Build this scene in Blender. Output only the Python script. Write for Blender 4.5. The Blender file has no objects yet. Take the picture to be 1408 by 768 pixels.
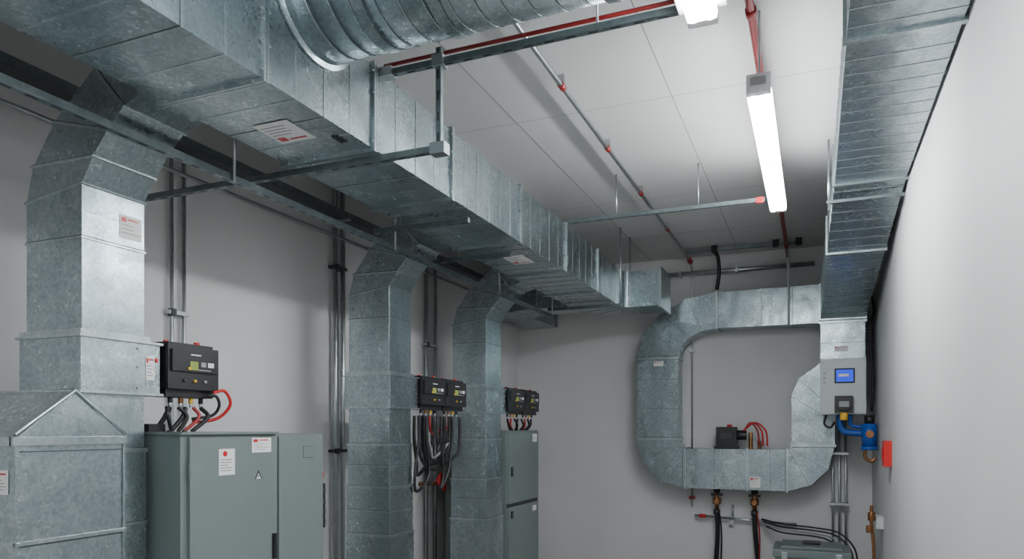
import bpy, bmesh, math, random
from mathutils import Vector, Matrix
random.seed(3)
H=1.85
# ---------------------------------------------------------------- materials
def nt(m):
    m.use_nodes=True; n=m.node_tree; n.nodes.clear()
    o=n.nodes.new('ShaderNodeOutputMaterial'); b=n.nodes.new('ShaderNodeBsdfPrincipled')
    n.links.new(b.outputs[0],o.inputs[0]); return n,b
def simple(name,col,rough=.5,metal=0,emit=None,es=0,var=.06,bump=0.0,scale=30):
    m=bpy.data.materials.new(name); n,b=nt(m)
    tc=n.nodes.new('ShaderNodeTexCoord'); nz=n.nodes.new('ShaderNodeTexNoise'); nz.inputs['Scale'].default_value=scale; nz.inputs['Detail'].default_value=4
    n.links.new(tc.outputs['Object'],nz.inputs['Vector'])
    r=n.nodes.new('ShaderNodeValToRGB'); r.color_ramp.elements[0].position=.3; r.color_ramp.elements[1].position=.7
    r.color_ramp.elements[0].color=(*[c*(1-var) for c in col],1); r.color_ramp.elements[1].color=(*[min(1,c*(1+var)) for c in col],1)
    n.links.new(nz.outputs[0],r.inputs[0]); n.links.new(r.outputs[0],b.inputs['Base Color'])
    b.inputs['Roughness'].default_value=rough; b.inputs['Metallic'].default_value=metal
    if emit: b.inputs['Emission Color'].default_value=(*emit,1); b.inputs['Emission Strength'].default_value=es
    if bump:
        bp=n.nodes.new('ShaderNodeBump'); bp.inputs['Strength'].default_value=bump; bp.inputs['Distance'].default_value=.004
        n.links.new(nz.outputs[0],bp.inputs['Height']); n.links.new(bp.outputs[0],b.inputs['Normal'])
    return m
def galv(name,c0,c1,r0=.20,r1=.38,vs=70,oil=.4):
    m=bpy.data.materials.new(name); n,b=nt(m); L=n.links.new
    tc=n.nodes.new('ShaderNodeTexCoord')
    vo=n.nodes.new('ShaderNodeTexVoronoi'); vo.inputs['Scale'].default_value=vs
    L(tc.outputs['Object'],vo.inputs['Vector'])
    sp=n.nodes.new('ShaderNodeSeparateColor'); L(vo.outputs['Color'],sp.inputs[0])
    mp=n.nodes.new('ShaderNodeMapping'); mp.inputs['Scale'].default_value=(1,1,.45); L(tc.outputs['Object'],mp.inputs[0])
    nz=n.nodes.new('ShaderNodeTexNoise'); nz.inputs['Scale'].default_value=3.0; nz.inputs['Detail'].default_value=9; nz.inputs['Roughness'].default_value=.68
    L(mp.outputs[0],nz.inputs['Vector'])
    mx=n.nodes.new('ShaderNodeMath'); mx.operation='MULTIPLY_ADD'; mx.inputs[1].default_value=.26
    L(sp.outputs[0],mx.inputs[0])
    m2=n.nodes.new('ShaderNodeMath'); m2.operation='MULTIPLY_ADD'; m2.inputs[1].default_value=1.15; m2.inputs[2].default_value=-.22
    L(nz.outputs[0],m2.inputs[0]); L(m2.outputs[0],mx.inputs[2])
    r=n.nodes.new('ShaderNodeValToRGB'); r.color_ramp.elements[0].position=.1; r.color_ramp.elements[1].position=.9
    r.color_ramp.elements[0].color=(*c0,1); r.color_ramp.elements[1].color=(*c1,1)
    L(mx.outputs[0],r.inputs[0]); L(r.outputs[0],b.inputs['Base Color'])
    b.inputs['Metallic'].default_value=.97
    rr=n.nodes.new('ShaderNodeMapRange'); rr.inputs['To Min'].default_value=r1; rr.inputs['To Max'].default_value=r0
    L(mx.outputs[0],rr.inputs['Value']); L(rr.outputs[0],b.inputs['Roughness'])
    n3=n.nodes.new('ShaderNodeTexNoise'); n3.inputs['Scale'].default_value=3.0; n3.inputs['Detail'].default_value=2
    L(tc.outputs['Object'],n3.inputs['Vector'])
    bp=n.nodes.new('ShaderNodeBump'); bp.inputs['Strength'].default_value=oil; bp.inputs['Distance'].default_value=.035
    L(n3.outputs[0],bp.inputs['Height'])
    b2=n.nodes.new('ShaderNodeBump'); b2.inputs['Strength'].default_value=.08; b2.inputs['Distance'].default_value=.0015
    L(sp.outputs[1],b2.inputs['Height']); L(bp.outputs[0],b2.inputs['Normal']); L(b2.outputs[0],b.inputs['Normal'])
    return m
GALV=galv('galvanized_steel',(.21,.265,.28),(.56,.64,.66))
GALV2=galv('galvanized_flange',(.30,.355,.37),(.62,.69,.70),.22,.40)
SEAMD=simple('duct_seam_dark_line',(.08,.10,.105),.6,.5)  # dark line colour along duct seams and joints
STEEL=galv('conduit_steel',(.38,.41,.42),(.62,.65,.66),.25,.4,20)
RAIL=galv('strut_steel',(.15,.19,.20),(.30,.34,.35),.35,.5,30)
DARK=simple('dark_tray_metal',(.05,.055,.06),.5,.4)
BLACK=simple('black_plastic',(.012,.012,.014),.38)
RUBBER=simple('black_rubber',(.01,.01,.011),.45)
GREYH=simple('grey_cable',(.30,.31,.32),.5)
REDP=simple('red_paint',(.32,.02,.02),.4)
RED=simple('red_plastic',(.55,.015,.015),.35)
CAB=simple('cabinet_paint',(.17,.205,.197),.42,.1,var=.04,scale=3)
CABD=simple('cabinet_gap',(.03,.035,.035),.7)
WHITE=simple('label_paper',(.85,.84,.82),.6,var=.02)
INK=simple('label_ink',(.18,.18,.18),.7)
INKB=simple('black_ink',(.02,.02,.02),.6)
PANEL=simple('panel_white',(.54,.57,.58),.4,var=.03)
SCREEN=simple('blue_screen',(.01,.03,.30),.2,0,(.01,.05,.8),1.0)
LCD=simple('green_lcd',(.22,.27,.06),.3,0,(.4,.45,.05),.12)
YEL=simple('yellow_button',(.75,.45,.03),.4)
BRASS=simple('brass',(.35,.16,.07),.35,.9)
BLUE=simple('blue_cast',(.01,.08,.36),.35)
FIX=simple('fixture_white',(.75,.76,.77),.4)
TUBE=simple('fluorescent_tube',(1,1,1),.3,0,(.92,.97,1),92)
TUBE2=simple('fluorescent_tube_dim',(1,1,1),.3,0,(.92,.97,1),66)
# ---------------------------------------------------------------- builder
class B:
    def __init__(s,name,bevel=0.0):
        s.n=name; s.v=[]; s.f=[]; s.fm=[]; s.fs=[]; s.mats=[]; s.bev=bevel
    def mi(s,m):
        if m not in s.mats: s.mats.append(m)
        return s.mats.index(m)
    def add(s,vs,fs,m,sm=False):
        k=len(s.v); i=s.mi(m); s.v+= [Vector(v) for v in vs]
        for f in fs: s.f.append([a+k for a in f]); s.fm.append(i); s.fs.append(sm)
    def box(s,x0,x1,y0,y1,z0,z1,m):
        v=[(x,y,z) for x in(x0,x1) for y in(y0,y1) for z in(z0,z1)]
        s.add(v,[(0,1,3,2),(4,6,7,5),(0,4,5,1),(2,3,7,6),(0,2,6,4),(1,5,7,3)],m)
    def loft(s,rings,m,cap=True,sm=False):
        n=len(rings[0]); v=[p for r in rings for p in r]; f=[]
        for i in range(len(rings)-1):
            for j in range(n):
                a=i*n+j; b=i*n+(j+1)%n; f.append((a,b,b+n,a+n))
        k=len(f)
        if cap: f.append(tuple(range(n))[::-1]); f.append(tuple(range((len(rings)-1)*n,len(rings)*n)))
        q=len(s.fs); s.add(v,f,m,sm)
        for i in range(q+k,len(s.fs)): s.fs[i]=False
    def flange(s,ring,w=.02,e=.02,m=None,t=0):
        r=[Vector(p) for p in ring]; nn=(r[1]-r[0]).cross(r[2]-r[1]).normalized(); out=[]
        for i in range(4):
            o=((r[i]-r[i-1]).normalized()+(r[i]-r[(i+1)%4]).normalized())*e
            out.append(r[i]+o)
        s.loft([[p-nn*(w/2-t) for p in out],[p+nn*(w/2+t) for p in out]],m or GALV2)
    def seam(s,ring,e=.004,dark=True):
        """raised standing seam with a dark lap line beside it"""
        s.flange(ring,.010,e,GALV2)
        if dark: s.flange(ring,.004,e*.35,SEAMD,.008)
    def tube(s,pts,r,m,smooth=0,seg=10):
        P=[Vector(p) for p in pts]
        if smooth and len(P)>2:
            Q=[]; E=[P[0]*2-P[1]]+P+[P[-1]*2-P[-2]]
            for i in range(1,len(E)-2):
                for k in range(smooth):
                    t=k/smooth; a,b,c,d=E[i-1],E[i],E[i+1],E[i+2]
                    Q.append(.5*((2*b)+(c-a)*t+(2*a-5*b+4*c-d)*t*t+(3*b-a-3*c+d)*t**3))
            Q.append(P[-1]); P=Q
        T=[]
        for i in range(len(P)):
            a=P[max(i-1,0)]; b=P[min(i+1,len(P)-1)]; T.append((b-a).normalized())
        u=T[0].orthogonal().normalized(); rings=[]
        for i,p in enumerate(P):
            u=(u-T[i]*u.dot(T[i])).normalized(); w=T[i].cross(u)
            rings.append([p+(u*math.cos(6.28318*k/seg)+w*math.sin(6.28318*k/seg))*r for k in range(seg)])
        s.loft(rings,m,True,True)
    def lab(s,ax,p,a0,a1,b0,b1,red=True,lines=4,m=None):
        def bx(a0,a1,b0,b1,t,mm):
            if ax=='+X': s.box(p,p+t,a0,a1,b0,b1,mm)
            elif ax=='-Y': s.box(a0,a1,p-t,p,b0,b1,mm)
            elif ax=='-Z': s.box(a0,a1,b0,b1,p-t,p,mm)
        bx(a0,a1,b0,b1,.0015,m or WHITE); w=a1-a0; h=b1-b0
        if red: bx(a0+.07*w,a0+.30*w,b1-.30*h,b1-.10*h,.002,RED); bx(a0+.36*w,a0+.85*w,b1-.20*h,b1-.13*h,.002,RED)
        for i in range(lines):
            y=b1-h*(.40+.52*i/lines); bx(a0+.08*w,a0+w*random.uniform(.55,.9),y-h*.028,y,.002,INK)
    def done(s,parent=None):
        lo=Vector([min(v[i] for v in s.v) for i in range(3)]); hi=Vector([max(v[i] for v in s.v) for i in range(3)]); c=(lo+hi)/2
        me=bpy.data.meshes.new(s.n); me.from_pydata([v-c for v in s.v],[],s.f)
        for m in s.mats: me.materials.append(m)
        for i,p in enumerate(me.polygons): p.material_index=s.fm[i]; p.use_smooth=s.fs[i]
        bm=bmesh.new(); bm.from_mesh(me); bmesh.ops.recalc_face_normals(bm,faces=bm.faces); bm.to_mesh(me); bm.free()
        o=bpy.data.objects.new(s.n,me); bpy.context.collection.objects.link(o); o.location=c
        if s.bev:
            md=o.modifiers.new('bevel','BEVEL'); md.width=s.bev; md.segments=2; md.limit_method='ANGLE'; md.angle_limit=math.radians(50)
        if parent: o.parent=parent
        return o
# ---------------------------------------------------------------- room
XL,XR,YB,YF,ZC=-3.90,.63,9.6,-3.0,H+2.227
def wallmat(name,col,bs=.25):
    m=bpy.data.materials.new(name); n,b=nt(m); L=n.links.new
    tc=n.nodes.new('ShaderNodeTexCoord'); nz=n.nodes.new('ShaderNodeTexNoise'); nz.inputs['Scale'].default_value=1.1; nz.inputs['Detail'].default_value=6
    L(tc.outputs['Object'],nz.inputs['Vector'])
    r=n.nodes.new('ShaderNodeValToRGB'); r.color_ramp.elements[0].position=.3; r.color_ramp.elements[1].position=.7
    r.color_ramp.elements[0].color=(*[c*.95 for c in col],1); r.color_ramp.elements[1].color=(*[c*1.03 for c in col],1)
    L(nz.outputs[0],r.inputs[0]); L(r.outputs[0],b.inputs['Base Color']); b.inputs['Roughness'].default_value=.65
    n2=n.nodes.new('ShaderNodeTexNoise'); n2.inputs['Scale'].default_value=90; L(tc.outputs['Object'],n2.inputs['Vector'])
    bp=n.nodes.new('ShaderNodeBump'); bp.inputs['Strength'].default_value=bs; bp.inputs['Distance'].default_value=.003
    L(n2.outputs[0],bp.inputs['Height']); L(bp.outputs[0],b.inputs['Normal']); return m
WALL=wallmat('painted_plaster',(.68,.665,.66)); CEIL=wallmat('ceiling_board',(.60,.59,.58)); FLOOR=wallmat('concrete_floor',(.30,.30,.295),.5)
SEAM=simple('ceiling_joint',(.26,.255,.25),.8)
def one(name,*a):
    b=B(name); b.box(*a); return b.done()
one('wall_left',XL-.12,XL,YF-.12,YB+.12,0,ZC,WALL)
one('wall_right',XR,XR+.12,YF-.12,YB+.12,0,ZC,WALL)
one('wall_back',XL,XR,YB,YB+.12,0,ZC,WALL)
one('wall_front',XL,XR,YF-.12,YF,0,ZC,WALL)
one('floor',XL-.12,XR+.12,YF-.12,YB+.12,-.12,0,FLOOR)
b=B('ceiling'); b.box(XL-.12,XR+.12,YF-.12,YB+.12,ZC,ZC+.12,CEIL)
for x in(-.88,-2.0,): b.box(x-.003,x+.003,YF,YB,ZC-.0015,ZC+.01,SEAM)
for y in(1.0,3.45,4.9,7.0,8.35): b.box(XL,XR,y-.0015,y+.0015,ZC-.001,ZC+.01,SEAM)
b.done()
one('added_light_blocker',-2.86,-2.70,YF,YB,H+1.84,ZC,CEIL)  # added beam, hidden behind the main duct, keeps light off the left ceiling
# ---------------------------------------------------------------- main duct
def rect(x0,x1,y,z0,z1): return [Vector((x0,y,z0)),Vector((x1,y,z0)),Vector((x1,y,z1)),Vector((x0,y,z1))]
MX0,MX1,MZ0,MZ1=-2.60,-2.05,H+1.412,H+1.827
b=B('rectangular_supply_duct',.003)
b.loft([rect(MX0,MX1,y,MZ0,MZ1) for y in(-2.99,8.12)],GALV)
fl=[-.9,-.1,.72,1.5,2.32,3.11,3.96,5.08,6.18,7.2,8.12]
for y in fl: b.flange(rect(MX0,MX1,y,MZ0,MZ1),.03,.018); b.flange(rect(MX0,MX1,y,MZ0,MZ1),.003,.0186,SEAMD)
for i in range(len(fl)-1):
    n=round((fl[i+1]-fl[i])/.2)
    for k in range(1,n): b.seam(rect(MX0,MX1,fl[i]+(fl[i+1]-fl[i])*k/n,MZ0,MZ1),.0028,k%2==0 or i>6)
rings=[]
cx,cy=-1.97,8.20
for k in range(5):
    a=math.radians(90*k/4); ri=.08; ro=.63
    pi=Vector((cx-ri*math.cos(a),cy+ri*math.sin(a),0)); po=Vector((cx-ro*math.cos(a),cy+ro*math.sin(a),0))
    rings.append([Vector((po.x,po.y,MZ0)),Vector((pi.x,pi.y,MZ0)),Vector((pi.x,pi.y,MZ1)),Vector((po.x,po.y,MZ1))])
rings=[rect(MX0,MX1,8.12,MZ0,MZ1)]+rings
e=[Vector((-1.62,8.83,MZ0)),Vector((-1.62,8.28,MZ0)),Vector((-1.62,8.28,MZ1)),Vector((-1.62,8.83,MZ1))]
rings.append(e); b.loft(rings,GALV)
for r in rings[2:-1]: b.seam(r,.005)
b.flange(e,.03,.022)
b.lab('-Z',MZ0-.003,-2.42,-2.22,2.66,2.88,True,4); b.box(-2.15,-2.11,2.90,2.98,MZ0-.005,MZ0,INKB)
b.lab('-Z',MZ0-.003,-2.36,-2.18,5.45,5.75,True,4)
for y in fl[3:]:
    for z in(MZ0+.03,MZ0+.14,MZ1-.14,MZ1-.03): b.tube([(MX1+.012,y-.028,z),(MX1+.012,y+.028,z)],.006,STEEL,seg=6)
    for x in(MX0+.04,-2.4,-2.25,MX1-.04): b.tube([(x,y-.024,MZ0-.010),(x,y+.024,MZ0-.010)],.006,STEEL,seg=6)
b.done()
# ---------------------------------------------------------------- spiral round duct
b=B('spiral_round_duct')
R=.28; yc,zc=2.66,H+1.93; x0,x1=MX1+.003,-.70
N=48
def circ(x,r): return [Vector((x,yc+r*math.cos(6.28318*k/N),zc+r*math.sin(6.28318*k/N))) for k in range(N)]
b.loft([circ(x0,R),circ(x1,R)],GALV,True,True)
b.loft([circ(x0,R+.025),circ(x0+.010,R+.025),circ(x0+.018,R+.004),circ(x0+.05,R+.004)],GALV,True,False)
turn=.10
def helix(off,r,m,rr=R):
    hp=[]; n=int((x1-x0-.1)/turn*36)
    for i in range(n): 
        a=i*2*math.pi/36; hp.append((x0+.05+off+turn*i/36,yc+rr*math.cos(a),zc+rr*math.sin(a)))
    b.tube(hp,r,m,seg=6)
helix(0,.0035,GALV); helix(.006,.0035,SEAMD,R-.001)
for xx in(x0+.34,x0+.66,x1-.02): 
    b.loft([circ(xx-.025,R+.002),circ(xx-.025,R+.008),circ(xx+.025,R+.008),circ(xx+.025,R+.002)],GALV,True,False)
    for dx in(-.028,.028): b.loft([circ(xx+dx-.003,R),circ(xx+dx-.003,R+.003),circ(xx+dx+.003,R+.003),circ(xx+dx+.003,R)],SEAMD,True,False)
b.done()
# ---------------------------------------------------------------- riser ducts
def riser(y0,y1,zbot,steps,label=False):
    b=B('riser_duct',.003); xl,xr=-3.39,-3.02
    P=[((xl,.98),(xr,.98)),((xl,1.05),(xr,1.10)),((-3.346,1.214),(-2.95,1.21)),((-3.2,1.40),(-2.86,1.31)),((-2.94,1.60),(-2.76,1.40)),((-2.602,1.72),(-2.602,1.45))]
    R=[[Vector((o[0],y0,H+o[1])),Vector((i[0],y0,H+i[1])),Vector((i[0],y1,H+i[1])),Vector((o[0],y1,H+o[1]))] for o,i in P]
    b.loft(R,GALV)
    for r in R[1:-1]: b.seam(r,.008)
    def rr(z,g=0,gy=None): 
        gy=g if gy is None else gy
        return [Vector((xl-g,y0-g,H+z)),Vector((xr+g,y0-g,H+z)),Vector((xr+g,y1+gy,H+z)),Vector((xl-g,y1+gy,H+z))]
    b.loft([rr(.42),rr(.98)],GALV); b.seam(rr(.86),.006)
    b.flange(rr(.435),.03,.02)
    b.loft([rr(.17,.02,.075),rr(.42,.02,.075)],GALV); b.flange(rr(.17,.02,.075),.012,.012);b.flange(rr(.42,.02,.075),.012,.012)
    z=.17; g=0
    for s in steps+[zbot]:
        b.loft([rr(s,g),rr(z,g)],GALV); b.flange(rr(s,g),.02,.012); b.flange(rr(s,g),.004,.001,SEAMD,.013)
        if z-s>.3: b.seam(rr((s+z)/2,g))
        z=s; g+=.006
    if label:
        b.lab('+X',xr+.001,y0+.19,y0+.31,H+.905,H+1.015,True,3)
        b.lab('+X',xr+.022,y1-.01,y1+.04,H+.24,H+.36,True,4)
        b.box(xr+.022,xr+.025,y1+.045,y1+.06,H+.33,H+.35,RED)
    for zz in(.2,.3,.39): b.tube([(xr+.018,y1-.055,H+zz),(xr+.028,y1-.055,H+zz)],.006,STEEL,seg=6)
    return b
riser(2.26,2.587,-H,[-.1,-.8],True).done()
riser(4.80,5.126,-H,[-.12,-.45,-.82]).done()
riser(6.58,6.96,-H,[-.1,-.5,-.9]).done()
b=B('branch_duct_elbow',.003)
z0,z1=MZ0,MZ0+.295
P=[((-2.605,7.98),(-2.605,8.45)),((-3.0,7.98),(-3.0,8.45))]
for k in range(1,7):
    a=math.radians(15*k); P.append(((-3.0-.77*math.sin(a),8.75-.77*math.cos(a)),(-3.0-.30*math.sin(a),8.75-.30*math.cos(a))))
P.append(((-3.77,9.58),(-3.30,9.58)))
R_=[[Vector((o[0],o[1],z0)),Vector((i[0],i[1],z0)),Vector((i[0],i[1],z1)),Vector((o[0],o[1],z1))] for o,i in P]
b.loft(R_,GALV)
for r in R_[1:-1]: b.seam(r,.006)
b.flange(R_[1],.025,.014)
b.done()
# ---------------------------------------------------------------- left plenum casing
b=B('air_handler_plenum',.003)
x0,x1,y0,y1=-3.55,-2.70,1.755,2.215; zt=H-.04
b.box(x0,x1,y0,y1,.0,zt,GALV); b.box(x0,x1-.0,y0-.012,y1+.0,zt-.02,zt+.012,GALV2); b.box(x1-.01,x1+.012,y0-.012,y1,zt-.02,zt+.012,GALV2)
ya=1.99; za=H+.155
v=[(x0,y0,zt),(x1,y0,zt),(x1,y1,zt),(x0,y1,zt),(x0,ya,za),(x1,ya,za)]
b.add(v,[(0,1,5,4),(1,2,5),(2,3,4,5),(3,0,4),(0,3,2,1)],GALV)
b.tube([(x1+.004,y0,zt+.02),(x1+.004,ya,za)],.007,GALV2,seg=6); b.tube([(x1+.004,y1,zt+.02),(x1+.004,ya,za)],.007,GALV2,seg=6)
b.tube([(x0,ya,za),(x1,ya,za)],.007,GALV2,seg=6)
b.box(x1,x1+.008,y0,y1,H-.43,H-.415,GALV2); b.box(x1,x1+.004,y0,y1,H-.437,H-.430,SEAMD)
b.box(x1,x1+.005,y0+.02,y1-.02,zt-.045,zt-.04,SEAMD)
for yy in(y0,y1-.012): b.box(x1,x1+.005,yy,yy+.012,0,zt,GALV)
b.box(x0,x1,y0-.006,y0,H-.43,H-.415,GALV2)
for k in range(12): b.tube([(x1+.006,y0+.01,H-.1-k*.08),(x1+.012,y0+.01,H-.1-k*.08)],.005,STEEL,seg=6)
b.lab('-Y',y0-.002,x1-.11,x1-.03,H-.24,H-.15,True,4)
b.done()
# ---------------------------------------------------------------- cabinets
b=B('electrical_cabinet',.006)
X0,X1=-3.83,-2.82; zt=H-.025
b.box(X0,X1,2.62,3.29,.1,zt,CAB); b.box(X0,X1-.01,3.30,3.72,.1,zt+.0,CAB); b.box(X0+.03,X1-.05,2.64,3.70,0,.1,CABD)
b.box(X1,X1+.02,2.66,3.28,.14,zt-.015,CAB); b.box(X1-.01,X1+.008,3.31,3.71,.14,zt-.015,CAB)
b.box(X0,X1+.02,2.61,3.295,zt,zt+.012,CAB)
xp=X1+.02
b.lab('+X',xp,2.845,2.955,H-.235,H-.10,False,5); b.tube([(xp+.002,2.885,H-.125),(xp+.005,2.885,H-.125)],.014,RED,seg=12)
b.lab('+X',xp,3.08,3.23,H-.125,H-.045,True,4)
def tri(s,m,t): b.add([(xp+t,3.13-s,H-.268),(xp+t,3.13+s,H-.268),(xp+t,3.13,H-.268+1.75*s)],[(0,1,2)],m)
tri(.028,INKB,.001); tri(.018,WHITE,.002); b.box(xp,xp+.003,3.127,3.133,H-.262,H-.245,INKB)
xq=X1+.008
b.box(xq,xq+.001,3.52,3.62,H-.17,H-.10,CABD); b.box(xq,xq+.002,3.523,3.617,H-.167,H-.103,CAB)
b.box(xp,xp+.016,3.24,3.26,H-.72,H-.58,BLACK)
for zz in(H-.2,H-1.2): b.tube([(X1+.02,2.66,zz-.04),(X1+.02,2.66,zz+.04)],.008,CAB,seg=8)
b.lab('-Y',2.62,-3.06,-3.01,H-.13,H-.07,False,2,CAB)
for xx in(-3.1,-3.0,-2.9): b.tube([(xx,2.72,zt),(xx,2.72,zt+.02)],.012,BLACK,seg=8)
b.done()
b=B('electrical_cabinet',.006)
X0,X1=-3.72,-3.0; zt=H-.01
b.box(X0,X1,7.05,8.0,.0,zt,CAB)
b.box(X1,X1+.018,7.08,7.97,H-.79,zt-.02,CAB); b.box(X1,X1+.018,7.08,7.97,.08,H-.83,CAB); b.box(X1-.002,X1+.004,7.06,7.99,H-.83,H-.79,CABD)
b.lab('+X',X1+.018,7.78,7.92,H-.14,H-.05,False,3); b.box(X1+.018,X1+.03,7.14,7.18,H-.95,H-.87,BLACK); b.box(X1+.018,X1+.03,7.14,7.18,H-.5,H-.4,BLACK)
b.lab('+X',X1+.018,7.78,7.9,H-.93,H-.87,False,2)
b.done()
b=B('breaker_box',.004); b.box(-2.98,-2.86,3.74,3.80,H-.62,H-.34,BLACK)
for k in range(4): b.box(-2.86,-2.85,3.75,3.79,H-.60+k*.065,H-.565+k*.065,DARK)
b.box(-2.90,-2.86,3.755,3.785,H-.30,H-.27,RED); b.tube([(-2.92,3.77,H-.34),(-2.92,3.77,H-.12)],.008,RUBBER)
b.done()
# ---------------------------------------------------------------- controllers with hoses
def ctrl(y0,y1,units,hang):
    b=B('motor_controller',.008)
    z0,z1=H+.165,H+.425; xb,xf=-3.12,-2.97
    w=(y1-y0)/units
    for u in range(units):
        a=y0+u*w+.004; c=y0+(u+1)*w-.004
        b.box(xb,xf,a,c,z0+.04,z1,BLACK); b.box(xb+.01,xf-.03,a+.01,c-.01,z0,z0+.045,BLACK)
        b.box(xb+.01,xf-.02,a+.02,c-.02,z1,z1+.018,BLACK)
        ww=c-a
        b.box(xf,xf+.012,a+.05*ww,c-.05*ww,z0+.13,z1-.02,BLACK)
        b.box(xf+.012,xf+.015,a+.38*ww,a+.54*ww,z1-.12,z1-.075,LCD)
        b.box(xf+.012,xf+.014,a+.6*ww,a+.70*ww,z1-.10,z1-.075,GREYH); b.box(xf+.012,xf+.014,a+.74*ww,a+.86*ww,z1-.10,z1-.075,WHITE)
        b.box(xf+.012,xf+.014,a+.4*ww,a+.6*ww,z1-.045,z1-.038,WHITE)
        b.box(xf+.012,xf+.018,a+.34*ww,a+.39*ww,z0+.14,z0+.155,YEL)
        b.box(xf+.012,xf+.014,a+.55*ww,a+.8*ww,z0+.14,z0+.146,GREYH)
        for k in range(3): b.tube([(xf,a+ww*(.3+.2*k),z0+.085),(xf+.012,a+ww*(.3+.2*k),z0+.085)],.008,(DARK,YEL,GREYH)[k%3],seg=8)
        b.tube([(xf-.06,a+.72*ww,z1+.01),(xf-.06,a+.72*ww,z1+.035)],.016,RED,seg=12)
        b.tube([(xf-.06,a+.12*ww,z1+.01),(xf-.06,a+.12*ww,z1+.028)],.012,RED,seg=12)
        for k in range(4):
            yy=a+ww*(.2+.2*k); b.tube([(xf-.06,yy,z0+.01),(xf-.06,yy,z0-.03)],.012,(BLACK,BRASS,YEL,BLACK)[k],seg=8)
            b.tube([(xf-.06,yy,z0-.03),(xf-.06,yy,z0-.05)],.009,STEEL,seg=8)
    hang(b,z0-.05,xf-.06)
    b.box(-3.30,xb,y0+.05,y0+.09,z0+.06,z0+.10,STEEL)
    b.box(-3.30,xb,y1-.09,y1-.05,z0+.06,z0+.10,STEEL)
    return b
def h1(b,z,x):
    zt=H-.012
    ys=[2.75,2.80,2.85,2.90,2.95]
    b.tube([(x,ys[0],z),(x-.02,2.73,z-.06),(x-.05,2.70,zt)],.012,RUBBER,6)
    b.tube([(x,2.73,z),(x+.02,2.72,z-.05),(x,2.76,zt)],.009,RUBBER,6)
    b.tube([(x,ys[1],z),(x+.02,2.84,z-.05),(x,2.80,zt)],.010,RUBBER,6)
    b.tube([(x,ys[2],z),(x,2.83,z-.05),(x-.02,2.77,zt)],.012,RUBBER,6)
    b.tube([(x,ys[3],z),(x+.03,2.91,z-.05),(x+.01,2.83,zt)],.009,REDP,6)
    b.tube([(x,ys[4],z),(x+.04,2.96,z-.05),(x+.01,2.88,zt)],.011,RUBBER,6)
    b.tube([(x+.08,2.96,z+.08),(x+.10,3.02,z+.09),(x+.10,3.06,z+.02),(x+.05,3.03,z-.05),(x,2.95,z-.075),(x,2.9,z-.07)],.0085,RED,8)
    b.tube([(x+.06,2.94,z+.06),(x+.08,2.98,z+.06),(x+.08,3.0,z+.01),(x+.05,2.98,z-.04),(x,2.89,z-.06)],.008,RUBBER,8)
    b.box(x-.08,x-.02,2.64,2.74,zt,zt+.04,BLACK); b.tube([(x-.05,2.62,zt+.02),(x-.05,2.55,zt+.03)],.012,RUBBER)
ctrl(2.68,3.02,1,h1).done()
def h2(b,z,x):
    for i,(ya,yb,d,m,r) in enumerate([(5.30,5.62,.50,RUBBER,.014),(5.40,5.90,.42,RUBBER,.014),(5.48,5.84,.36,GREYH,.011),(5.36,5.72,.58,RUBBER,.014),(5.25,5.98,.46,RUBBER,.014),(5.33,5.2,.62,RUBBER,.012),(5.55,5.75,.62,RUBBER,.013),(5.44,5.66,.3,RUBBER,.012)]):
        xx=x+.02*i-.06; ym=(ya+yb)/2-.1
        b.tube([(xx,ya,z),(xx,ya+.0,z-.2),(xx,ya+.04,z-d*.8),(xx,ym,z-d),(xx,yb-.06,z-d*.75),(xx,yb,z-.2),(xx,yb,z)],r,m,7)
    b.tube([(x,5.8,z),(x,5.78,z-.1),(x-.05,5.68,z-.14)],.01,REDP,6)
    b.tube([(x,5.45,z),(x,5.47,z-.12),(x-.05,5.6,z-.16)],.01,REDP,6)
ctrl(5.22,6.04,2,h2).done()
def h3(b,z,x):
    zt=H-.01
    for i in range(8):
        ya=7.15+.10*i; b.tube([(x,ya,z),(x+.01*(i%3),ya+.04*(-1)**i,z-.07),(x-.03,7.3+.07*i,zt)],.012,(RUBBER,REDP,RUBBER,RUBBER)[i%4],6)
ctrl(7.06,7.96,2,h3).done()
# ---------------------------------------------------------------- struts / hangers
def strut(b,p,q,w=.03):
    p=Vector(p);q=Vector(q);d=(q-p).normalized()
    up=Vector((0,0,1)) if abs(d.z)<.9 else Vector((0,1,0))
    s=d.cross(up).normalized(); u=s.cross(d)
    R=lambda c,w1,w2:[c-s*w1-u*w2,c+s*w1-u*w2,c+s*w1+u*w2,c-s*w1+u*w2]
    b.loft([R(p,w/2,w/2),R(q,w/2,w/2)],RAIL)
    L=(q-p).length; n=int(L/.1)
    for i in range(n):
        c=p+d*(.05+i*L/n); 
        b.loft([R(c,w*.2,w/2+.0012),R(c+d*.045,w*.2,w/2+.0012)],DARK)
b=B('trapeze_hanger')
zb=MZ0-.018-.018
strut(b,(XL,3.16,zb),(-1.68,3.16,zb),.032)
strut(b,(-1.70,3.16,zb-.02),(-1.70,3.16,H+1.87),.028)
b.tube([(-2.64,3.16,zb),(-2.64,3.16,ZC)],.008,STEEL)
strut(b,(-2.035,3.16,H+1.80),(-.47,3.16,H+1.80),.030)
b.box(-2.045,-1.96,3.13,3.19,H+1.78,H+1.825,STEEL)
b.tube([(-.9,3.16,H+1.8),(-.9,3.16,ZC)],.006,STEEL)
b.box(-1.74,-1.66,3.13,3.19,zb-.03,zb+.025,STEEL); b.box(-1.73,-1.67,3.13,3.19,H+1.775,H+1.83,STEEL)
b.done()
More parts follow.
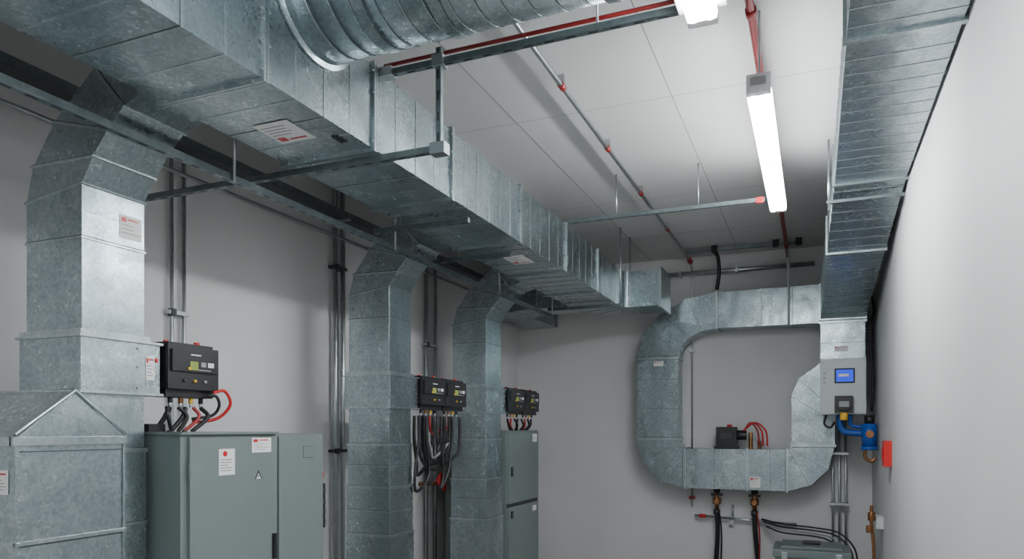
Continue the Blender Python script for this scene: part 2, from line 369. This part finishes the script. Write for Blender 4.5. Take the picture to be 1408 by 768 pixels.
for y,xr in((4.31,-2.10),(5.27,-2.2),(7.88,-1.96)):
    b=B('trapeze_hanger'); strut(b,(-2.83,y,zb),(xr,y,zb),.032)
    b.tube([(-2.66,y,zb-.02),(-2.66,y,ZC)],.008,STEEL)
    if xr>-2.0:
        b.tube([(-1.98,y,zb-.02),(-1.98,y,ZC)],.011,STEEL)
        b.tube([(-1.98,y+.45,zb-.02),(-1.98,y+.45,ZC)],.009,STEEL)
    b.done()
b=B('ceiling_strut'); strut(b,(-2.035,6.22,H+1.86),(-.37,6.22,H+1.86),.032)
for x in(-1.6,-.9): b.tube([(x,6.22,H+1.86),(x,6.22,ZC)],.007,STEEL)
b.box(-.44,-.38,6.20,6.24,H+1.84,H+1.88,REDP)
b.done()
b=B('strut_rail'); strut(b,(-2.78,-2.9,H+1.295),(-2.78,7.9,H+1.295),.034)
for y in(1.2,2.9,4.45,6.3,7.8): b.tube([(-2.75,y,H+1.27),(-2.75,y,H+1.84)],.007,STEEL)
b.done()
b=B('cable_tray')
for dx in(-.055,.055): b.box(-3.6+dx-.004,-3.6+dx+.004,-2.9,YB-.02,H+1.73,H+1.785,RAIL)
b.box(-3.655,-3.545,-2.9,YB-.02,H+1.728,H+1.732,DARK)
for dx in(-.03,.0,.035): b.tube([(-3.6+dx,-2.9,H+1.76),(-3.6+dx,YB-.02,H+1.76)],.012,RUBBER)
for y in(1.5,3.2,5,6.5,8.2): b.tube([(-3.67,y,H+1.73),(-3.67,y,ZC)],.006,STEEL); b.box(-3.68,-3.52,y-.015,y+.015,H+1.715,H+1.73,STEEL)
b.tube([(-3.80,-2.9,H+1.66),(-3.80,YB-.02,H+1.66)],.014,STEEL)
b.done()
b=B('sprinkler_pipe'); b.tube([(-.30,-2.99,H+2.13),(-.30,YB-.02,H+2.13)],.021,REDP,seg=14)
for y in(3.3,7.1,9.0): b.box(-.315,-.285,y-.015,y+.015,H+2.13,ZC,STEEL)
for y in(3.3,3.9,7.1,9.0): b.tube([(-.30,y-.03,H+2.13),(-.30,y+.03,H+2.13)],.028,REDP,seg=14)
b.tube([(-2.04,3.20,H+1.865),(-.33,3.20,H+1.865),(-.30,3.20,H+1.95),(-.30,3.20,H+2.12)],.010,REDP,seg=12)
b.done()
b=B('ceiling_conduit'); b.tube([(-1.47,-2.9,H+2.16),(-1.47,9.50,H+2.16)],.016,STEEL)
for y in(4.35,5.45,6.6,7.9): b.tube([(-1.47,y-.03,H+2.16),(-1.47,y+.03,H+2.16)],.021,REDP); b.box(-1.49,-1.45,y-.015,y+.015,H+2.16,ZC,STEEL)
b.tube([(-1.47,9.48,H+2.16),(-1.46,9.56,H+2.1),(-1.46,9.575,H+1.9),(-1.46,9.575,H-1.0)],.011,STEEL)
b.tube([(-1.47,9.40,H+2.16),(-1.47,9.52,H+2.15)],.03,REDP); b.box(-1.50,-1.42,9.565,9.6,H+1.0,H+1.04,STEEL); b.box(-1.50,-1.42,9.565,9.6,H-.9,H-.86,REDP)
b.done()
# ---------------------------------------------------------------- light fixtures
def fixture(x,y0,y1,zb,T=TUBE,hw=.05):
    b=B('fluorescent_light_fixture',.004)
    b.box(x-hw,x+hw,y0,y1,zb+.058,zb+.10,FIX)
    b.box(x-.062,x+.062,y0-.02,y0+.03,zb+.0,zb+.10,FIX); b.box(x-.062,x+.062,y1-.03,y1+.02,zb+.0,zb+.10,FIX)
    b.tube([(x-.034,y0+.03,zb+.025),(x-.034,y1-.03,zb+.025)],.030,T,seg=16)
    b.tube([(x+.034,y0+.03,zb+.025),(x+.034,y1-.03,zb+.025)],.030,T,seg=16)
    b.box(x-.04,x+.04,y0-.03,y0-.02,zb+.03,zb+.08,STEEL)
    for y in(y0+.05,y1-.05):
        b.tube([(x,y,zb+.09),(x,y,ZC)],.006,STEEL)
    b.done()
fixture(-.272,4.03,6.28,H+1.765)
fixture(-.433,.9,3.13,H+1.70,TUBE2,.10)
fixture(-.6,-2.3,-.3,H+1.2,TUBE2,.14)
# ---------------------------------------------------------------- right duct
b=B('rectangular_return_duct',.003)
ST=[(-2.99,.137,.612,1.82,2.10),(5.93,.137,.612,1.82,2.10),(8.78,.06,.51,1.215,1.60)]
def st(y):
    for (a,b_) in zip(ST,ST[1:]):
        if a[0]<=y<=b_[0]:
            t=(y-a[0])/(b_[0]-a[0]); q=[a[i]+(b_[i]-a[i])*t for i in range(5)]; return rect(q[1],q[2],y,H+q[3],H+q[4])
b.loft([st(-2.99),st(5.93),st(8.78)],GALV)
f2=[.4,1.9,3.75,5.93,7.1,8.76]
for y in f2: b.flange(st(y),.035,.015)
y=.6
while y<8.7:
    if min(abs(y-q) for q in f2)>.06: b.seam(st(y),.003)
    y+=.16
b.done()
b=B('trapeze_hanger')
for y in(6.1,):
    b.tube([(.10,y,H+1.68),(.10,y,ZC)],.008,STEEL)
    strut(b,(.085,y,H+1.745),(.62,y,H+1.745),.022)
b.done()
# ---------------------------------------------------------------- loop duct
b=B('recirculation_loop_duct',.003)
Y0,Y1=9.2,9.54
def ell(c,ro,ri,a0,a1,n):
    out=[]
    for k in range(n+1):
        a=math.radians(a0+(a1-a0)*k/n)
        out.append(((c[0]+ro[0]*math.cos(a),c[1]+ro[1]*math.sin(a)),(c[0]+ri[0]*math.cos(a),c[1]+ri[1]*math.sin(a))))
    return out
path=[((.06,1.69),(.06,1.24))]
path+=ell((-1.11,.90),(.985,.78),(.47,.34),90,180,4)
path+=ell((-1.50,-.12),(.595,.61),(.08,.12),180,270,3)
path+=ell((-.30,-.19),(.517,.54),(.05,.05),270,360,3)
path+=[((.217,.10),(-.254,.40)),((.25,.2),(-.17,.60)),((.30,.25),(.05,.76))]
R=[[Vector((o[0],Y0,H+o[1])),Vector((i[0],Y0,H+i[1])),Vector((i[0],Y1,H+i[1])),Vector((o[0],Y1,H+o[1]))] for o,i in path]
b.loft(R,GALV)
big=(1,5,6,9,10,13)
for i,r in enumerate(R):
    if i in big: b.flange(r,.028,.016); b.flange(r,.006,.001,SEAMD,.02)
    else: b.seam(r,.007)
for (x) in(-.25,-.6): 
    b.seam([Vector((x,Y0,H+1.69)),Vector((x,Y0,H+1.24)),Vector((x,Y1,H+1.24)),Vector((x,Y1,H+1.69))],.005)
for z in(.62,.25): b.seam([Vector((-2.095,Y0,H+z)),Vector((-1.58,Y0,H+z)),Vector((-1.58,Y1,H+z)),Vector((-2.095,Y1,H+z))],.005)
x=-.75; b.flange([Vector((x,Y0,H-.24)),Vector((x,Y0,H-.73)),Vector((x,Y1,H-.73)),Vector((x,Y1,H-.24))],.03,.012)
for x in(-1.15,-.5): b.seam([Vector((x,Y0,H-.24)),Vector((x,Y0,H-.73)),Vector((x,Y1,H-.73)),Vector((x,Y1,H-.24))],.004)
def dr(z): return [Vector((.06,8.80,H+z)),Vector((.51,8.80,H+z)),Vector((.51,9.54,H+z)),Vector((.06,9.54,H+z))]
b.loft([dr(.25),dr(1.60)],GALV); b.flange(dr(1.19),.03,.018); b.seam(dr(.95))
b.lab('-Y',Y0-.002,-1.88,-1.76,H+.80,H+.86,True,2); b.lab('-Y',Y0-.002,-.72,-.60,H-.70,H-.57,True,2)
b.lab('-Y',8.798,.20,.34,H+.86,H+.92,True,2)
b.done()
b=B('ceiling_strut'); strut(b,(-1.45,9.1,H+2.18),(-.15,9.1,H+2.18),.035)
for x in(-1.12,-.42,-.17): b.box(x-.035,x+.035,9.06,9.14,H+2.15,ZC,BLACK)
b.tube([(-.28,9.1,ZC),(-.28,9.1,H+1.23)],.012,PANEL); b.done()
b=B('drop_cable'); b.tube([(-1.12,9.1,H+2.16),(-1.08,9.1,H+2.08),(-1.07,9.12,H+1.9),(-1.10,9.15,H+1.70)],.022,RUBBER,6); b.done()
b=B('steel_service_pipe'); b.tube([(-1.95,9.5,H+2.0),(.0,9.5,H+2.0)],.028,STEEL,seg=14)
for x in(-1.6,-.9,-.3): b.box(x-.015,x+.015,9.46,9.6,H+1.965,H+2.035,STEEL)
b.done()
b=B('damper_actuator',.006)
zt=H-.24+.001
b.box(-1.12,-.88,9.24,9.42,zt+.03,zt+.27,BLACK); b.box(-1.14,-.86,9.23,9.43,zt,zt+.035,BLACK); b.tube([(-.88,9.33,zt+.17),(-.77,9.33,zt+.17)],.06,BLACK,seg=16)
b.box(-1.07,-.93,9.235,9.24,zt+.12,zt+.2,DARK); b.tube([(-.97,9.33,zt+.27),(-.97,9.33,zt+.30)],.03,RED,seg=12)
for i,d in enumerate((0,.05,.09)):
    b.tube([(-.80,9.3-d,zt+.22),(-.72+.03*i,9.3-d,zt+.32),(-.64+.05*i,9.3-d,zt+.22),(-.62+.05*i,9.3-d,zt+.04)],.011,(REDP,RED,RED)[i],7)
b.tube([(-.72,9.33,zt),(-.72,9.33,zt+.2)],.025,BRASS); b.tube([(-.62,9.33,zt),(-.62,9.33,zt+.1)],.022,BRASS)
b.done()
b=B('wall_mounted_control_box',.006)
b.box(.06,.51,8.64,8.785,H+.165,H+.77,PANEL); b.box(.075,.495,8.63,8.64,H+.18,H+.755,PANEL)
b.box(.20,.40,8.622,8.63,H+.50,H+.66,INKB); b.box(.215,.385,8.618,8.622,H+.515,H+.645,SCREEN); b.box(.24,.34,8.616,8.618,H+.57,H+.6,WHITE)
for k in range(3): b.box(.09,.11,8.624,8.63,H+.5+.05*k,H+.52+.05*k,GREYH)
b.box(.20,.38,8.54,8.63,H+.18,H+.36,BLACK); b.tube([(.29,8.54,H+.27),(.29,8.50,H+.27)],.07,BLACK,seg=16); b.box(.24,.34,8.495,8.5,H+.24,H+.3,GREYH)
b.tube([(.29,8.57,H+.18),(.29,8.57,H+.10)],.04,YEL,seg=12)
b.done()
b=B('water_pump')
b.tube([(.26,8.7,H+.16),(.26,8.7,H+.05),(.30,8.7,H-.02),(.42,8.7,H-.04),(.55,8.7,H-.04)],.035,BLUE,6,14)
b.tube([(.36,8.7,H+.16),(.36,8.7,H+.06),(.42,8.7,H+.03),(.52,8.7,H+.03)],.022,BLUE,6,12)
b.tube([(.54,8.62,H-.18),(.54,8.62,H+.06)],.075,BLUE,seg=18); b.tube([(.54,8.62,H+.05),(.54,8.62,H+.15)],.05,BLACK,seg=16)
b.tube([(.54,8.62,H-.22),(.54,8.62,H-.18)],.085,BLUE,seg=18); b.tube([(.54,8.53,H-.05),(.54,8.56,H-.05)],.04,BRASS,seg=12)
b.tube([(.5,8.62,H-.2),(.5,8.62,H-.30),(.56,8.62,H-.34),(.6,8.62,H-.3)],.018,BRASS,6)
b.tube([(.12,8.72,H+.16),(.10,8.72,H+.06),(.16,8.72,H+.02),(.2,8.7,H+.08)],.012,RUBBER,6)
b.done()
b=B('fire_alarm_box',.005); b.box(.565,.629,7.2,7.38,H-.33,H-.10,RED); b.box(.557,.565,7.23,7.35,H-.28,H-.16,RED); b.done()
b=B('hanging_cable'); b.tube([(.57,8.9,H+1.5),(.60,8.9,H+1.3),(.56,8.9,H+1.1),(.59,8.9,H+.6),(.58,8.9,H+.2)],.012,RUBBER,8); b.done()
b=B('steel_conduit')
for x in(.20,.27,.34): b.tube([(x,9.45,H+.25),(x,9.45,.02)],.013,STEEL)
for z in(-.3,-.9): b.box(.17,.37,9.43,9.6,H+z,H+z+.03,STEEL)
b.done()
def vert(ys,x,z0,z1,r,clamps,mat=STEEL):
    b=B('steel_conduit')
    for y in ys: b.tube([(x,y,z0),(x,y,z1)],r,mat)
    for z in clamps: b.box(XL,x+r+.006,ys[0]-.03,ys[-1]+.03,z,z+.025,DARK if r>.02 else STEEL); b.box(x-.01,x+r+.012,ys[0]-.02,ys[0]+.02,z-.01,z+.035,DARK)
    b.done()
vert([3.52,3.62],-3.865,.02,ZC,.013,[H+.75])
vert([5.25,5.36],-3.85,.02,ZC,.022,[H+1.4,H-.2])
vert([6.86,7.06],-3.85,.02,ZC,.018,[H+.9])
b=B('isolation_valve')
b.box(-3.898,-3.84,6.60,6.74,H-.62,H-.50,PANEL)
b.tube([(-3.84,6.68,H-.57),(-3.7,6.75,H-.57),(-3.7,6.98,H-.57)],.02,BRASS); b.tube([(-3.7,6.86,H-.57),(-3.7,6.86,H-.49)],.016,BRASS)
b.tube([(-3.66,6.80,H-.52),(-3.62,6.80,H-.52)],.07,RED,seg=18); b.tube([(-3.7,6.98,H-.55),(-3.7,6.98,H-.66)],.026,RED)
b.done()
# ---------------------------------------------------------------- lower back: valves, hoses, tank
def valve(x):
    b=B('brass_valve'); y=9.4
    b.tube([(x,y,H-.745),(x,y,H-1.02)],.025,BRASS,seg=12)
    b.tube([(x,y,H-.85),(x,y,H-.93)],.05,BRASS,seg=8); b.box(x-.07,x+.07,y-.02,y+.02,H-.83,H-.80,BLACK); b.tube([(x,y-.06,H-.90),(x,y,H-.90)],.03,BRASS,seg=8)
    b.tube([(x,y,H-.74),(x,y,H-.79)],.04,BLACK,seg=10)
    b.tube([(x,y,H-1.0),(x,y,H-1.06)],.042,DARK,seg=10)
    b.tube([(x,y,H-1.05),(x+.01,y,H-1.3),(x-.02 if x<-.9 else x+.06,y,.02)],.028,RUBBER,6)
    b.tube([(x+.03,y-.03,H-1.02),(x+.06,y-.03,H-1.3),(x+.05,y-.03,.02)],.01,REDP if x>-.9 else RUBBER,6)
    b.done()
valve(-1.13); valve(-.68)
b=B('water_pipe'); b.tube([(-1.42,9.52,H-1.10),(-.2,9.52,H-1.16)],.018,STEEL); b.tube([(-1.36,9.50,H-1.10),(-1.28,9.50,H-1.10)],.024,RED)
b.tube([(-.95,9.52,H-1.11),(-.95,9.52,H-.95)],.012,STEEL); b.box(-.99,-.94,9.52,9.598,H-1.2,H-1.08,STEEL); b.done()
b=B('pump_hose')
for i in range(4):
    b.tube([(-.60+.02*i,9.42,H-1.10-.03*i),(-.35,9.35-.03*i,H-1.14-.03*i),(0,9.3-.03*i,H-1.16-.03*i),(.26-.03*i,9.25-.03*i,H-1.20-.03*i),(.42-.04*i,9.2-.03*i,H-1.36-.02*i),(.46-.05*i,9.2-.03*i,.25),(.44-.05*i,9.2-.03*i,.02)],.010,(RUBBER,RUBBER,GREYH,RUBBER)[i],8)
b.done()
b=B('grey_tank',.015)
b.box(-.40,.34,8.40,9.0,.0,H-1.38,CAB); b.box(-.42,.36,8.38,9.02,H-1.38,H-1.30,CAB); b.box(-.34,.28,8.46,8.96,H-1.30,H-1.27,CAB); b.box(-.12,.06,8.66,8.80,H-1.27,H-1.24,BLACK)
for x in(-.3,.24): b.box(x-.03,x+.03,8.37,8.38,H-1.42,H-1.32,STEEL)
b.done()
b=B('gas_meter_pipework',.003)
b.box(.56,.629,8.0,8.22,H-.98,H-.86,PANEL)
b.tube([(.52,8.0,H-.75),(.52,8.0,H-.95),(.54,8.0,H-1.2),(.54,8.0,.02)],.016,BRASS,6); b.tube([(.52,8.0,H-.82),(.52,8.0,H-.9)],.035,BRASS)
b.tube([(.52,8.0,H-.88),(.56,8.05,H-.88)],.02,BRASS); b.tube([(.50,8.0,H-.95),(.50,8.0,H-1.02)],.03,BRASS)
b.done()
# ---------------------------------------------------------------- camera
cam=bpy.data.cameras.new('camera'); co=bpy.data.objects.new('camera',cam); bpy.context.collection.objects.link(co)
co.location=(0,0,H); co.rotation_euler=(math.radians(90),0,math.atan(.416)); cam.sensor_width=36; cam.lens=1000/1408*36; cam.shift_y=(590-384)/1408
cam.clip_start=.02
bpy.context.scene.camera=co
w=bpy.data.worlds.new('world'); bpy.context.scene.world=w; w.use_nodes=True; w.node_tree.nodes['Background'].inputs[0].default_value=(.05,.05,.055,1)
